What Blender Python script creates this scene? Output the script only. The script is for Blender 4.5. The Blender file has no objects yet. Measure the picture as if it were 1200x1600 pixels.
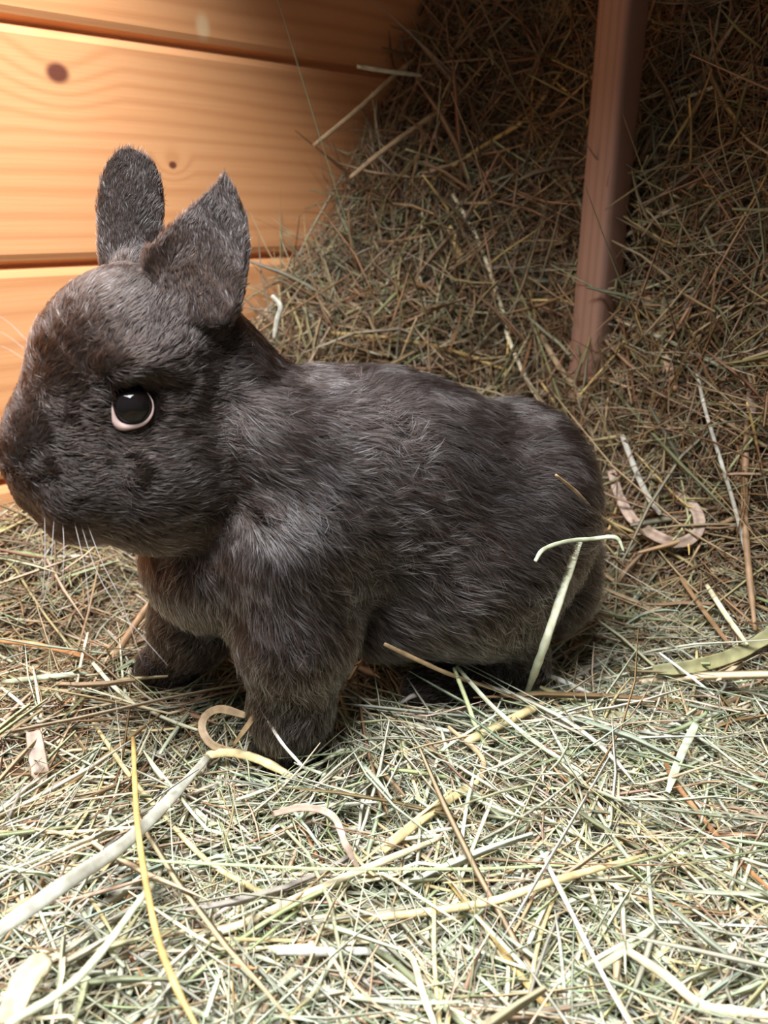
import bpy, math, random
import numpy as np
from mathutils import Vector, Matrix

FUR = True
HAY = True
rng = np.random.default_rng(7)
sc = bpy.context.scene
col = sc.collection

# ------------------------------------------------------------------ camera
FPX, CX, CY = 1250.0, 600.0, 800.0
TH = math.radians(20.5)
CAM = np.array([0.0, 0.0, 0.20])
FW = np.array([0.0, math.cos(TH), -math.sin(TH)])
UP = np.array([0.0, math.sin(TH), math.cos(TH)])
RT = np.array([1.0, 0.0, 0.0])
cam_d = bpy.data.cameras.new('camera')
cam_d.sensor_fit = 'VERTICAL'
cam_d.sensor_height = 36.0
cam_d.lens = 36.0 * FPX / 1600.0
cam_d.clip_start = 0.01
cam_d.dof.use_dof = True
cam_d.dof.focus_distance = 0.29
cam_d.dof.aperture_fstop = 13.0
cam = bpy.data.objects.new('camera', cam_d)
cam.location = CAM
cam.rotation_euler = (math.radians(90) - TH, 0, 0)
col.objects.link(cam)
sc.camera = cam

# ------------------------------------------------------------------ world and light
world = bpy.data.worlds.new('daylight')
sc.world = world
world.use_nodes = True
bg = world.node_tree.nodes['Background']
bg.inputs[0].default_value = (0.80, 0.90, 1.0, 1)
bg.inputs[1].default_value = 0.16

def area_light(name, loc, target, sx, sy, power, color):
    d = bpy.data.lights.new(name, 'AREA')
    d.shape = 'RECTANGLE'; d.size = sx; d.size_y = sy
    d.energy = power; d.color = color
    o = bpy.data.objects.new(name, d)
    o.location = loc
    v = Vector(target) - Vector(loc)
    o.rotation_euler = v.to_track_quat('-Z', 'Y').to_euler()
    col.objects.link(o)
    return o
# the open front of the hutch: daylight falls in from above the camera, a little from the left
area_light('hutch_opening_daylight', (-0.16, 0.07, 0.80), (-0.08, 0.22, 0.0), 0.46, 0.36, 23.0, (0.95, 0.98, 1.0))

vs = sc.view_settings
vs.view_transform = 'Standard'
vs.look = 'None'
vs.gamma = 1.0
vs.use_curve_mapping = False
vs.exposure = 0.1

# ------------------------------------------------------------------ helpers
def ray(u, v):
    return FW + RT * ((u - CX) / FPX) + UP * ((CY - v) / FPX)
def at_depth(u, v, t):
    return CAM + ray(u, v) * t
def project(p):
    q = np.asarray(p) - CAM
    d = q @ FW
    return CX + FPX * (q @ RT) / d, CY - FPX * (q @ UP) / d, d
def norm(v):
    v = np.asarray(v, float)
    return v / np.linalg.norm(v)

def tag(o, label=None, cat=None, group=None, kind=None):
    if label: o['label'] = label
    if cat: o['category'] = cat
    if group: o['group'] = group
    if kind: o['kind'] = kind
    return o
def empty(name, loc=(0, 0, 0)):
    o = bpy.data.objects.new(name, None)
    o.location = loc
    o.empty_display_size = 0.02
    col.objects.link(o)
    return o
def link(name, me, mat=None, parent=None):
    o = bpy.data.objects.new(name, me)
    if mat is not None and not me.materials:
        me.materials.append(mat)
    if parent is not None:
        o.parent = parent
    col.objects.link(o)
    return o
def mesh_from(name, verts, faces, smooth=True):
    me = bpy.data.meshes.new(name)
    if isinstance(faces, np.ndarray):
        n, k = faces.shape
        me.vertices.add(len(verts))
        me.vertices.foreach_set('co', np.asarray(verts, np.float32).ravel())
        me.loops.add(n * k)
        me.loops.foreach_set('vertex_index', faces.astype(np.int32).ravel())
        me.polygons.add(n)
        me.polygons.foreach_set('loop_start', np.arange(0, n * k, k, dtype=np.int32))
        me.update(calc_edges=True)
    else:
        me.from_pydata([tuple(v) for v in verts], [], [tuple(f) for f in faces])
        me.update()
    me.polygons.foreach_set('use_smooth', np.full(len(me.polygons), smooth, bool))
    return me

def smoothstep(a, b, x):
    t = np.clip((x - a) / (b - a), 0, 1)
    return t * t * (3 - 2 * t)

_tab = np.random.default_rng(3).random((64, 64))
def vnoise(x, y, s, o=0):
    x = np.asarray(x) * s + 13.7 + o * 7.3; y = np.asarray(y) * s + 5.1 + o * 3.1
    xi = np.floor(x).astype(int); yi = np.floor(y).astype(int)
    fx = x - xi; fy = y - yi
    fx = fx * fx * (3 - 2 * fx); fy = fy * fy * (3 - 2 * fy)
    g = lambda i, j: _tab[i % 64, j % 64]
    return ((g(xi, yi) * (1 - fx) + g(xi + 1, yi) * fx) * (1 - fy) + (g(xi, yi + 1) * (1 - fx) + g(xi + 1, yi + 1) * fx) * fy) - 0.5

# ------------------------------------------------------------------ materials
def new_mat(name):
    m = bpy.data.materials.new(name)
    m.use_nodes = True
    nt = m.node_tree
    b = nt.nodes['Principled BSDF']
    return m, nt, b
def N(nt, kind, **kw):
    n = nt.nodes.new(kind)
    for k, v in kw.items():
        if k.startswith('i_'):
            n.inputs[k[2:].replace('_', ' ')].default_value = v
        else:
            setattr(n, k, v)
    return n

def plain_mat(name, colr, rough=0.6, spec=0.5):
    m, nt, b = new_mat(name)
    b.inputs['Base Color'].default_value = (*colr, 1)
    b.inputs['Roughness'].default_value = rough
    b.inputs['Specular IOR Level'].default_value = spec
    return m

def wood_mat(name, light, mid, dark, grain=1.0, rough=0.38, knots=(), spots=()):
    """Planed pine, grain along local X; object coordinates in metres."""
    m, nt, b = new_mat(name)
    L = nt.links.new
    tc = N(nt, 'ShaderNodeTexCoord')
    oi = N(nt, 'ShaderNodeObjectInfo')
    off = N(nt, 'ShaderNodeVectorMath', operation='SCALE')
    cmb = N(nt, 'ShaderNodeCombineXYZ')
    L(oi.outputs['Random'], cmb.inputs['X']); L(oi.outputs['Random'], cmb.inputs['Y']); L(oi.outputs['Random'], cmb.inputs['Z'])
    L(cmb.outputs[0], off.inputs[0]); off.inputs['Scale'].default_value = 3.7
    add = N(nt, 'ShaderNodeVectorMath', operation='ADD')
    L(tc.outputs['Object'], add.inputs[0]); L(off.outputs[0], add.inputs[1])
    # slow waviness
    mp0 = N(nt, 'ShaderNodeMapping'); mp0.inputs['Scale'].default_value = (2.2, 1, 14)
    L(add.outputs[0], mp0.inputs['Vector'])
    n0 = N(nt, 'ShaderNodeTexNoise', i_Scale=1.0, i_Detail=2.0)
    L(mp0.outputs[0], n0.inputs['Vector'])
    sep = N(nt, 'ShaderNodeSeparateXYZ'); L(tc.outputs['Object'], sep.inputs[0])
    phase = N(nt, 'ShaderNodeMath', operation='MULTIPLY_ADD'); L(sep.outputs['Z'], phase.inputs[0]); phase.inputs[1].default_value = 420.0 * grain
    w = N(nt, 'ShaderNodeMath', operation='MULTIPLY'); L(n0.outputs['Fac'], w.inputs[0]); w.inputs[1].default_value = 18.0
    L(w.outputs[0], phase.inputs[2])
    last = phase.outputs[0]
    kfac = None
    for (kx, kz, kr) in knots:
        dv = N(nt, 'ShaderNodeCombineXYZ')
        sx = N(nt, 'ShaderNodeMath', operation='SUBTRACT'); L(sep.outputs['X'], sx.inputs[0]); sx.inputs[1].default_value = kx
        sx2 = N(nt, 'ShaderNodeMath', operation='MULTIPLY'); L(sx.outputs[0], sx2.inputs[0]); sx2.inputs[1].default_value = 0.8
        sz = N(nt, 'ShaderNodeMath', operation='SUBTRACT'); L(sep.outputs['Z'], sz.inputs[0]); sz.inputs[1].default_value = kz
        L(sx2.outputs[0], dv.inputs['X']); L(sz.outputs[0], dv.inputs['Z'])
        ln = N(nt, 'ShaderNodeVectorMath', operation='LENGTH'); L(dv.outputs[0], ln.inputs[0])
        k1 = N(nt, 'ShaderNodeMapRange', interpolation_type='SMOOTHSTEP'); L(ln.outputs['Value'], k1.inputs['Value'])
        k1.inputs['From Min'].default_value = kr; k1.inputs['From Max'].default_value = kr * 0.45
        # grain swings round the knot
        sw = N(nt, 'ShaderNodeMapRange', interpolation_type='SMOOTHSTEP'); L(ln.outputs['Value'], sw.inputs['Value'])
        sw.inputs['From Min'].default_value = kr * 5; sw.inputs['From Max'].default_value = 0.0
        sw.inputs['To Max'].default_value = 9.0
        ad = N(nt, 'ShaderNodeMath', operation='ADD'); L(last, ad.inputs[0]); L(sw.outputs[0], ad.inputs[1]); last = ad.outputs[0]
        if kfac is None: kfac = k1.outputs[0]
        else:
            mx = N(nt, 'ShaderNodeMath', operation='MAXIMUM'); L(kfac, mx.inputs[0]); L(k1.outputs[0], mx.inputs[1]); kfac = mx.outputs[0]
    sn = N(nt, 'ShaderNodeMath', operation='SINE'); L(last, sn.inputs[0])
    ring = N(nt, 'ShaderNodeMapRange'); L(sn.outputs[0], ring.inputs['Value']); ring.inputs['From Min'].default_value = -1; ring.inputs['From Max'].default_value = 1
    pw = N(nt, 'ShaderNodeMath', operation='POWER'); L(ring.outputs[0], pw.inputs[0]); pw.inputs[1].default_value = 2.2
    # fine fibre
    mp1 = N(nt, 'ShaderNodeMapping'); mp1.inputs['Scale'].default_value = (18, 60, 700)
    L(add.outputs[0], mp1.inputs['Vector'])
    n1 = N(nt, 'ShaderNodeTexNoise', i_Scale=1.0, i_Detail=3.0); L(mp1.outputs[0], n1.inputs['Vector'])
    mp2 = N(nt, 'ShaderNodeMapping'); mp2.inputs['Scale'].default_value = (4, 4, 16)
    L(add.outputs[0], mp2.inputs['Vector'])
    n2 = N(nt, 'ShaderNodeTexNoise', i_Scale=1.0, i_Detail=2.0); L(mp2.outputs[0], n2.inputs['Vector'])
    mixa = N(nt, 'ShaderNodeMix', data_type='RGBA'); mixa.inputs['A'].default_value = (*light, 1); mixa.inputs['B'].default_value = (*mid, 1)
    f1 = N(nt, 'ShaderNodeMath', operation='MULTIPLY_ADD'); L(n2.outputs['Fac'], f1.inputs[0]); f1.inputs[1].default_value = 0.7
    f0 = N(nt, 'ShaderNodeMath', operation='MULTIPLY'); L(n1.outputs['Fac'], f0.inputs[0]); f0.inputs[1].default_value = 0.45
    L(f0.outputs[0], f1.inputs[2])
    L(f1.outputs[0], mixa.inputs['Factor'])
    mixb = N(nt, 'ShaderNodeMix', data_type='RGBA'); L(mixa.outputs['Result'], mixb.inputs['A']); mixb.inputs['B'].default_value = (*dark, 1)
    f2 = N(nt, 'ShaderNodeMath', operation='MULTIPLY'); L(pw.outputs[0], f2.inputs[0]); f2.inputs[1].default_value = 0.30
    L(f2.outputs[0], mixb.inputs['Factor'])
    out = mixb.outputs['Result']
    if kfac is not None:
        mk = N(nt, 'ShaderNodeMix', data_type='RGBA'); L(out, mk.inputs['A']); mk.inputs['B'].default_value = (0.16, 0.05, 0.03, 1); L(kfac, mk.inputs['Factor']); out = mk.outputs['Result']
    for (kx, kz, rx, rz) in spots:      # rubbed pale marks
        dv = N(nt, 'ShaderNodeCombineXYZ')
        sx = N(nt, 'ShaderNodeMath', operation='MULTIPLY_ADD'); L(sep.outputs['X'], sx.inputs[0]); sx.inputs[1].default_value = 1 / rx; sx.inputs[2].default_value = -kx / rx
        sz = N(nt, 'ShaderNodeMath', operation='MULTIPLY_ADD'); L(sep.outputs['Z'], sz.inputs[0]); sz.inputs[1].default_value = 1 / rz; sz.inputs[2].default_value = -kz / rz
        L(sx.outputs[0], dv.inputs['X']); L(sz.outputs[0], dv.inputs['Z'])
        ln = N(nt, 'ShaderNodeVectorMath', operation='LENGTH'); L(dv.outputs[0], ln.inputs[0])
        k1 = N(nt, 'ShaderNodeMapRange', interpolation_type='SMOOTHSTEP'); L(ln.outputs['Value'], k1.inputs['Value'])
        k1.inputs['From Min'].default_value = 1.0; k1.inputs['From Max'].default_value = 0.3; k1.inputs['To Max'].default_value = 0.6
        mk = N(nt, 'ShaderNodeMix', data_type='RGBA'); L(out, mk.inputs['A']); mk.inputs['B'].default_value = (0.86, 0.66, 0.40, 1); L(k1.outputs[0], mk.inputs['Factor']); out = mk.outputs['Result']
    L(out, b.inputs['Base Color'])
    b.inputs['Roughness'].default_value = rough
    bp = N(nt, 'ShaderNodeBump', i_Strength=0.12, i_Distance=0.0006); L(n1.outputs['Fac'], bp.inputs['Height']); L(bp.outputs[0], b.inputs['Normal'])
    return m

PINE_L, PINE_M, PINE_D = (0.78, 0.42, 0.21), (0.69, 0.30, 0.115), (0.45, 0.15, 0.045)

# ------------------------------------------------------------------ room: two plank walls, floor, unseen roof added for shade
W1 = np.array([0.741, 0.672, 0.0]); W1 /= np.linalg.norm(W1)     # along the left wall, to the corner
N1 = np.array([W1[1], -W1[0], 0.0])                              # left wall faces this way
CORNER = np.array([0.050, 0.640, 0.0])
W2 = N1.copy()                                                   # along the back wall, away from the corner
N2 = -W1                                                         # back wall faces this way

def d1d2(x, y):
    rx = np.asarray(x) - CORNER[0]; ry = np.asarray(y) - CORNER[1]
    return rx * N1[0] + ry * N1[1], rx * N2[0] + ry * N2[1]      # distance from left wall, from back wall

def plank_mesh(name, length, height, thick, bev=0.0035, bev_top=0.0035):
    """Plank from x=0..length along its grain, z=0..height, front face at y=0 (facing -y), with eased edges and a tongue."""
    prof = [(thick, -0.0), (0.006, 0.0), (bev, 0.0012), (bev * 0.3, bev * 0.6), (0.0, bev * 1.5), (0.0, height - bev_top * 1.5), (bev_top * 0.3, height - bev_top * 0.6),
            (bev_top, height - 0.0012), (0.006, height), (0.006, height + 0.004), (0.011, height + 0.004), (0.011, height), (thick, height)]
    k = len(prof)
    verts = [(x, y, z) for x in (0, length) for (y, z) in prof]
    faces = [tuple(range(k))[::-1], tuple(range(k, 2 * k))]
    for i in range(k):
        j = (i + 1) % k
        faces.append((i, j, k + j, k + i))
    return mesh_from(name, verts, faces, smooth=False)

def wall_matrix(origin, along, facing):
    # local x = along, local y = -facing, local z = up
    m = Matrix.Identity(4)
    for i in range(3):
        m[i][0] = along[i]; m[i][1] = -facing[i]; m[i][2] = (0, 0, 1)[i]; m[i][3] = origin[i]
    return m

def wall_xz(u, v):
    """Pixel -> (metres along left wall from its start, height)"""
    d = ray(u, v)
    t = ((CORNER - CAM) @ N1) / (d @ N1)
    p = CAM + d * t
    return (p - WSTART) @ W1, p[2]
WLEN = 0.75
WSTART = CORNER - W1 * WLEN
PLH = 0.111
wall_left = tag(empty('wall_left', WSTART), kind='structure')
zs = [-0.047, 0.064, 0.175, 0.286]
ZTOP = 0.397
k1 = wall_xz(90, 114); k2 = wall_xz(270, 258); s1 = wall_xz(317, 42); s2 = wall_xz(450, 365)
for i, z in enumerate(zs):
    kn, sp = [], []
    if i == 2: kn = [(k1[0], k1[1] - z, 0.0062), (k2[0], k2[1] - z, 0.0026)]; sp = [(s2[0], s2[1] - z, 0.007, 0.0022)]
    elif i == 3: sp = [(s1[0], s1[1] - z, 0.006, 0.009)]
    else: kn = [(0.12 + 0.08 * i, 0.05, 0.005)]
    m = wood_mat('varnished_pine', PINE_L, PINE_M, PINE_D, grain=(1.5, 1.2, 1.7, 1.4, 1.9, 1.3, 1.5)[i], knots=kn, spots=sp)
    me = plank_mesh('plank', WLEN, PLH - 0.0008, 0.018)
    o = link('plank', me, m, wall_left)
    o.matrix_local = Matrix.Translation((0, 0, z)) @ wall_matrix((0, 0, 0), W1, N1)
wall_back = tag(empty('wall_back', CORNER), kind='structure')
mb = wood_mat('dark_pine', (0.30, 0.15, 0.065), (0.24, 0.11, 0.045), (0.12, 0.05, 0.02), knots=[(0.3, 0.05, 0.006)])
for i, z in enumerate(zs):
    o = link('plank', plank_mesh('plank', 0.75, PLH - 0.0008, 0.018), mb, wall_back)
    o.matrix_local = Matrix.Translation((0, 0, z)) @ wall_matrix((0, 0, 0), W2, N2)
fl = tag(empty('floor', (0, 0, -0.05)), kind='structure')
mfl = wood_mat('floor_pine', (0.42, 0.24, 0.11), (0.36, 0.19, 0.08), (0.22, 0.10, 0.04))
me = plank_mesh('plank', 0.80, 0.098, 0.018)
for i in range(8):
    o = link('plank', me, mfl, fl)
    # plank lies on its back: local x along W1, local z along N1, front face up
    M = Matrix.Identity(4)
    org = WSTART + N1 * (0.1 * i)
    for r in range(3):
        M[r][0] = W1[r]; M[r][1] = (0, 0, -1)[r]; M[r][2] = N1[r]; M[r][3] = org[r]
    M[2][3] = 0.0
    o.matrix_local = M
rf = tag(empty('shade_roof', (0, 0, 0.43)), kind='structure')  # unseen half roof, its depth set to shade the back corner and hay bank
mrf = wood_mat('roof_pine', (0.5, 0.28, 0.12), (0.42, 0.22, 0.09), (0.25, 0.11, 0.04))
me = plank_mesh('plank', 0.78, 0.076, 0.018)
for i in range(4):
    o = link('plank', me, mrf, rf)
    M = Matrix.Identity(4)
    org = CORNER + N2 * (0.077 * i + 0.077)
    for r in range(3):
        M[r][0] = W2[r]; M[r][1] = (0, 0, 1)[r]; M[r][2] = -N2[r]; M[r][3] = org[r]
    M[2][3] = 0.0
    o.matrix_local = M

# ------------------------------------------------------------------ hay surface
_q = np.array([-0.05, 0.00, 0.02, 0.092, 0.126, 0.165, 0.22, 0.28, 0.36])
_z = np.array([0.52, 0.42, 0.345, 0.235, 0.168, 0.118, 0.055, 0.014, 0.0])
def hay_h(x, y, detail=True):
    x = np.asarray(x, float); y = np.asarray(y, float)
    d1, d2 = d1d2(x, y)
    sc_ = 1.0 + (0.42 - 1.0) * smoothstep(0.0, 0.16, d1)
    h = np.interp(d2 / sc_, _q, _z)
    h = h + 0.045 * smoothstep(0.13, 0.0, d1) * smoothstep(0.40, 0.0, h) 
    # a low rise behind and beside the rump
    h = h + 0.010 * np.exp(-(((x - 0.15) / 0.05) ** 2 + ((y - 0.33) / 0.06) ** 2))
    if detail:
        h = h + 0.016 * vnoise(x, y, 14, 1) + 0.013 * vnoise(x, y, 38, 2)
    # heaped a little under the hindquarters and under the far front paw
    h = h + 0.004 * np.exp(-(((x - 0.03) / 0.045) ** 2 + ((y - 0.30) / 0.035) ** 2)) + 0.016 * np.exp(-(((x + 0.095) / 0.04) ** 2 + ((y - 0.30) / 0.03) ** 2))
    return h
def on_hay(u, v, lift=0.002):
    d = ray(u, v)
    t = np.linspace(0.12, 0.9, 3200)
    p = CAM + d[None] * t[:, None]
    f = p[:, 2] - hay_h(p[:, 0], p[:, 1]) - lift
    d1, _ = d1d2(p[:, 0], p[:, 1])
    i = np.argmax((f < 0) | (d1 < 0.004))
    return p[i]

# ------------------------------------------------------------------ wooden post standing in the hay
def post():
    c2 = 0.068
    # find distance along the back wall so that the post stands on its pixel column
    best = None
    for s in np.linspace(0.02, 0.4, 800):
        p = CORNER + W2 * s + N2 * c2; p = np.array([p[0], p[1], 0.21])
        u, v, _ = project(p)
        e = abs(u - 948)
        if best is None or e < best[0]: best = (e, p, v)
    p = best[1]
    hw = 0.0098
    t = tag(empty('wooden_post', (p[0], p[1], -0.045)), 'upright reddish brown wooden post half buried in the hay', 'post')
    prof = []
    r = 0.0035
    for (sx, sy, a0) in ((1, 1, 0), (-1, 1, 90), (-1, -1, 180), (1, -1, 270)):
        for k in range(4):
            a = math.radians(a0 + 30 * k)
            prof.append((sx * (hw - r) + r * math.cos(a), sy * (hw - r) + r * math.sin(a)))
    n = len(prof)
    verts, faces = [], []
    zl = np.linspace(0, 0.465, 9)
    for z in zl:
        for (a, b) in prof:
            # local x = length of grain (up)
            verts.append((z, a, b))
    for i in range(len(zl) - 1):
        for j in range(n):
            k = (j + 1) % n
            faces.append((i * n + j, i * n + k, (i + 1) * n + k, (i + 1) * n + j))
    faces.append(tuple(range(n))[::-1]); faces.append(tuple(range((len(zl) - 1) * n, len(zl) * n)))
    me = mesh_from('post_timber', verts, faces, True)
    o = link('post_timber', me, wood_mat('reddish_timber', (0.30, 0.175, 0.125), (0.22, 0.115, 0.08), (0.10, 0.05, 0.035), grain=3.0, rough=0.5), t)
    M = Matrix.Identity(4)
    for r_ in range(3):
        M[r_][0] = (0, 0, 1)[r_]; M[r_][1] = N2[r_]; M[r_][2] = W2[r_]
    o.matrix_local = M
    return t
post()

# ------------------------------------------------------------------ rabbit: one continuous body from a blended distance field
A = math.radians(25)
HD = np.array([-math.cos(A), -math.sin(A), 0.0])      # the way the body points
LT = np.array([math.sin(A), -math.cos(A), 0.0])       # towards the flank in view
M0 = at_depth(450, 1195, 0.3096); M0[2] = 0
M0 = M0 - LT * 0.022
def Q(u, v, lat=0.0):
    d = ray(u, v)
    pl = M0 + LT * lat
    t = ((pl - CAM) @ LT) / (d @ LT)
    return CAM + d * t, t
prims = []     # dict(kind, ..., k (blend), fur dir, fur len)
def ell(c, R, r, fdir, flen, k=0.012):
    prims.append(dict(t='e', c=np.asarray(c, float), R=np.asarray(R, float), r=np.asarray(r, float), fd=norm(fdir), fl=flen, k=k))
def cone(a, b, ra, rb, fdir, flen, k=0.010):
    prims.append(dict(t='c', a=np.asarray(a, float), b=np.asarray(b, float), ra=ra, rb=rb, fd=norm(fdir), fl=flen, k=k))
def body_ell(u, v, ru, rv, rl, lat=0.0, rot=0.0, fdir=None, flen=0.008, k=0.014):
    c, t = Q(u, v, lat)
    s = t / FPX
    a = math.radians(rot)
    ax = -HD * math.cos(a) + np.array([0, 0, 1.0]) * math.sin(a)      # towards the rump, tilted
    az = HD * math.sin(a) + np.array([0, 0, 1.0]) * math.cos(a)
    ell(c, np.stack([ax, LT, az]), (ru * s, rl, rv * s), fdir if fdir is not None else -HD + np.array([0, 0, -0.35]), flen, k)
def body_cone(p0, r0, p1, r1, fdir, flen=0.006, k=0.010):
    a, t0 = Q(*p0); b, t1 = Q(*p1)
    cone(a, b, r0 * t0 / FPX, r1 * t1 / FPX, fdir, flen, k)
Z = np.array([0, 0, 1.0])
BACK = -HD
# trunk
body_ell(778, 802, 132, 172, 0.045, rot=-18, fdir=BACK - 0.9 * Z, flen=0.0085)
body_ell(645, 800, 185, 198, 0.041, rot=-8, fdir=BACK - 0.45 * Z, flen=0.0085)
body_ell(575, 742, 130, 158, 0.036, rot=-6, fdir=BACK - 0.45 * Z, flen=0.0085)
body_ell(490, 765, 122, 182, 0.036, rot=0, fdir=BACK - 0.5 * Z, flen=0.008)
body_ell(395, 690, 105, 140, 0.032, rot=25, fdir=BACK - 0.55 * Z, flen=0.009)
body_ell(345, 865, 115, 115, 0.029, lat=-0.006, fdir=-Z + 0.3 * BACK, flen=0.007)
body_ell(600, 938, 100, 70, 0.030, lat=0.0, fdir=BACK - 0.4 * Z, flen=0.008)
# haunch and hind foot in view
body_ell(742, 893, 152, 138, 0.026, lat=0.022, rot=-25, fdir=BACK - 0.75 * Z, flen=0.008, k=0.008)
body_cone((785, 950, 0.020), 68, (812, 1032, 0.022), 40, BACK - Z, 0.006, 0.008)
body_cone((810, 1035, 0.022), 36, (740, 1056, 0.022), 32, HD, 0.004, 0.006)
body_cone((740, 1056, 0.022), 32, (655, 1074, 0.021), 25, HD, 0.0035, 0.006)
body_cone((800, 1000, -0.030), 40, (700, 1040, -0.030), 24, HD, 0.004, 0.006)
body_ell(720, 920, 140, 112, 0.024, lat=-0.020, fdir=BACK - 0.7 * Z, k=0.01)
# near foreleg
body_cone((455, 850, 0.020), 110, (462, 985, 0.025), 84, -Z + 0.35 * BACK, 0.007, 0.012)
body_cone((462, 985, 0.025), 84, (455, 1110, 0.024), 55, -Z + 0.2 * BACK, 0.0055, 0.010)
body_cone((455, 1110, 0.024), 55, (450, 1172, 0.023), 42, -Z, 0.004, 0.008)
body_cone((450, 1172, 0.023), 40, (425, 1184, 0.023), 32, -Z + 0.6 * HD, 0.003, 0.006)
# far foreleg, reaching forward
body_cone((330, 890, -0.022), 82, (305, 970, -0.028), 62, -Z + 0.2 * HD, 0.006, 0.010)
body_cone((305, 970, -0.028), 60, (272, 1030, -0.034), 38, -Z + 0.5 * HD, 0.004, 0.008)
body_cone((272, 1030, -0.034), 36, (242, 1040, -0.034), 28, HD, 0.003, 0.006)
# tail, tucked against the rump
body_ell(842, 890, 78, 96, 0.030, lat=-0.004, fdir=BACK - 0.9 * Z, flen=0.008, k=0.012)
body_ell(900, 868, 24, 36, 0.012, lat=-0.006, rot=-20, fdir=Z + 0.4 * BACK, flen=0.008, k=0.008)

# head: own frame, turned towards the viewer
HY = math.radians(48); HP = math.radians(-5)
hf0 = np.array([-math.cos(HY), -math.sin(HY), 0.0])
HL = np.array([math.sin(HY), -math.cos(HY), 0.0])      # lateral, towards viewer
HF = hf0 * math.cos(HP) + Z * math.sin(HP)             # forward (nose)
HU = np.cross(HL, HF); HU = HU if HU[2] > 0 else -HU
HT = 0.266
HC = at_depth(220, 640, HT)
def hp(f, l, u):
    return HC + HF * f + HL * l + HU * u
HR = np.stack([HF, HL, HU])
def head_ell(f, l, u, rf_, rl, ru, fdir, flen=0.0035, k=0.008):
    ell(hp(f, l, u), HR, (rf_, rl, ru), fdir, flen, k)
head_ell(-0.004, 0, 0.012, 0.037, 0.029, 0.034, -HF + 0.1 * HU, 0.0038)
head_ell(-0.026, 0, -0.004, 0.026, 0.028, 0.032, -HF - 0.4 * HU, 0.006)
for s in (1, -1):
    head_ell(0.000, 0.012 * s, -0.018, 0.032, 0.020, 0.028, -HF - 0.35 * HU, 0.0045)
    head_ell(0.004, 0.0200 * s, 0.0212, 0.017, 0.0085, 0.0070, -HF + 0.1 * HU, 0.0035, 0.005)
    head_ell(0.030, 0.0085 * s, -0.016, 0.013, 0.012, 0.014, -HF - 0.3 * HU, 0.003, 0.005)
head_ell(0.023, 0, -0.003, 0.023, 0.018, 0.022, -HF, 0.003)
head_ell(0.039, 0, -0.005, 0.008, 0.009, 0.010, -HF, 0.002, 0.005)
head_ell(0.024, 0, -0.028, 0.015, 0.013, 0.009, -HF, 0.004, 0.006)

# muscle at the root of the near ear, running down into the neck
cone(at_depth(335, 498, HT - 0.010), at_depth(352, 570, HT - 0.002), 0.0070, 0.0120, -HF - HU, 0.004, 0.007)
cone(at_depth(215, 425, HT + 0.020), at_depth(240, 500, HT + 0.010), 0.0080, 0.0120, -HF, 0.004, 0.007)
EYE_R = 0.0062
VIEW = -FW

# ears: thin cupped shells; half widths in pixels at the ear's own distance, left and right of its axis
ears = []
def ear(pb, pt, db, dt, width_dir, X, WL, WR, cup, hollow, fl=0.0030):
    base = at_depth(*pb, db); tip = at_depth(*pt, dt)
    eu = norm(tip - base); L = np.linalg.norm(tip - base)
    ev = norm(width_dir - eu * (width_dir @ eu))
    ew = np.cross(eu, ev); ew = ew if ew @ FW < 0 else -ew          # towards the viewer
    k = 0.5 * (db + dt) / FPX
    ears.append(dict(b=base, eu=eu, ev=ev, ew=ew, L=L, X=np.array(X), WL=np.array(WL) * k, WR=np.array(WR) * k, W=max(WL) * k, cup=cup * (1 if hollow else -1), fl=fl))
ear((305, 505), (350, 272), HT - 0.022, HT - 0.012, norm(RT + 0.10 * FW), [0, .13, .25, .32, .52, .74, .91, 1], [20, 48, 84, 90, 69, 37, 12, 2], [50, 62, 63, 63, 60, 45, 20, 2], 24.0, True)
ear((205, 440), (203, 236), HT + 0.022, HT + 0.026, norm(RT + 0.10 * FW), [0, .3, .6, .8, .9, .96, 1], [46, 50, 51, 43, 33, 22, 6], [42, 45, 49, 45, 35, 23, 6], 24.0, False)

def sd_prim(p, q):
    if q['t'] == 'e':
        l = (p - q['c']) @ q['R'].T
        k0 = np.linalg.norm(l / q['r'], axis=1)
        k1 = np.linalg.norm(l / (q['r'] ** 2), axis=1) + 1e-9
        return k0 * (k0 - 1.0) / k1
    ba = q['b'] - q['a']
    h = np.clip(((p - q['a']) @ ba) / (ba @ ba), 0, 1)
    return np.linalg.norm(p - q['a'] - h[:, None] * ba, axis=1) - (q['ra'] + (q['rb'] - q['ra']) * h)
def sd_ear(p, e):
    l = p - e['b']
    u = l @ e['eu']; v = l @ e['ev']; w = l @ e['ew']
    x = u / e['L']
    hl = np.interp(x, e['X'], e['WL']); hr = np.interp(x, e['X'], e['WR'])
    w0 = e['cup'] * (v ** 2 - 0.3 * e['W'] ** 2) * (1.0 - 0.35 * np.clip(x, 0, 1))
    d = np.maximum(np.abs(w - w0) * 0.75 - 0.0017, np.maximum(v - hr, -v - hl) * 0.8)
    d = np.maximum(d, u - e['L'])
    return np.maximum(d, -u)
def smin(a, b, k):
    h = np.clip(0.5 + 0.5 * (b - a) / k, 0, 1)
    return b + (a - b) * h - k * h * (1 - h)
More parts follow.
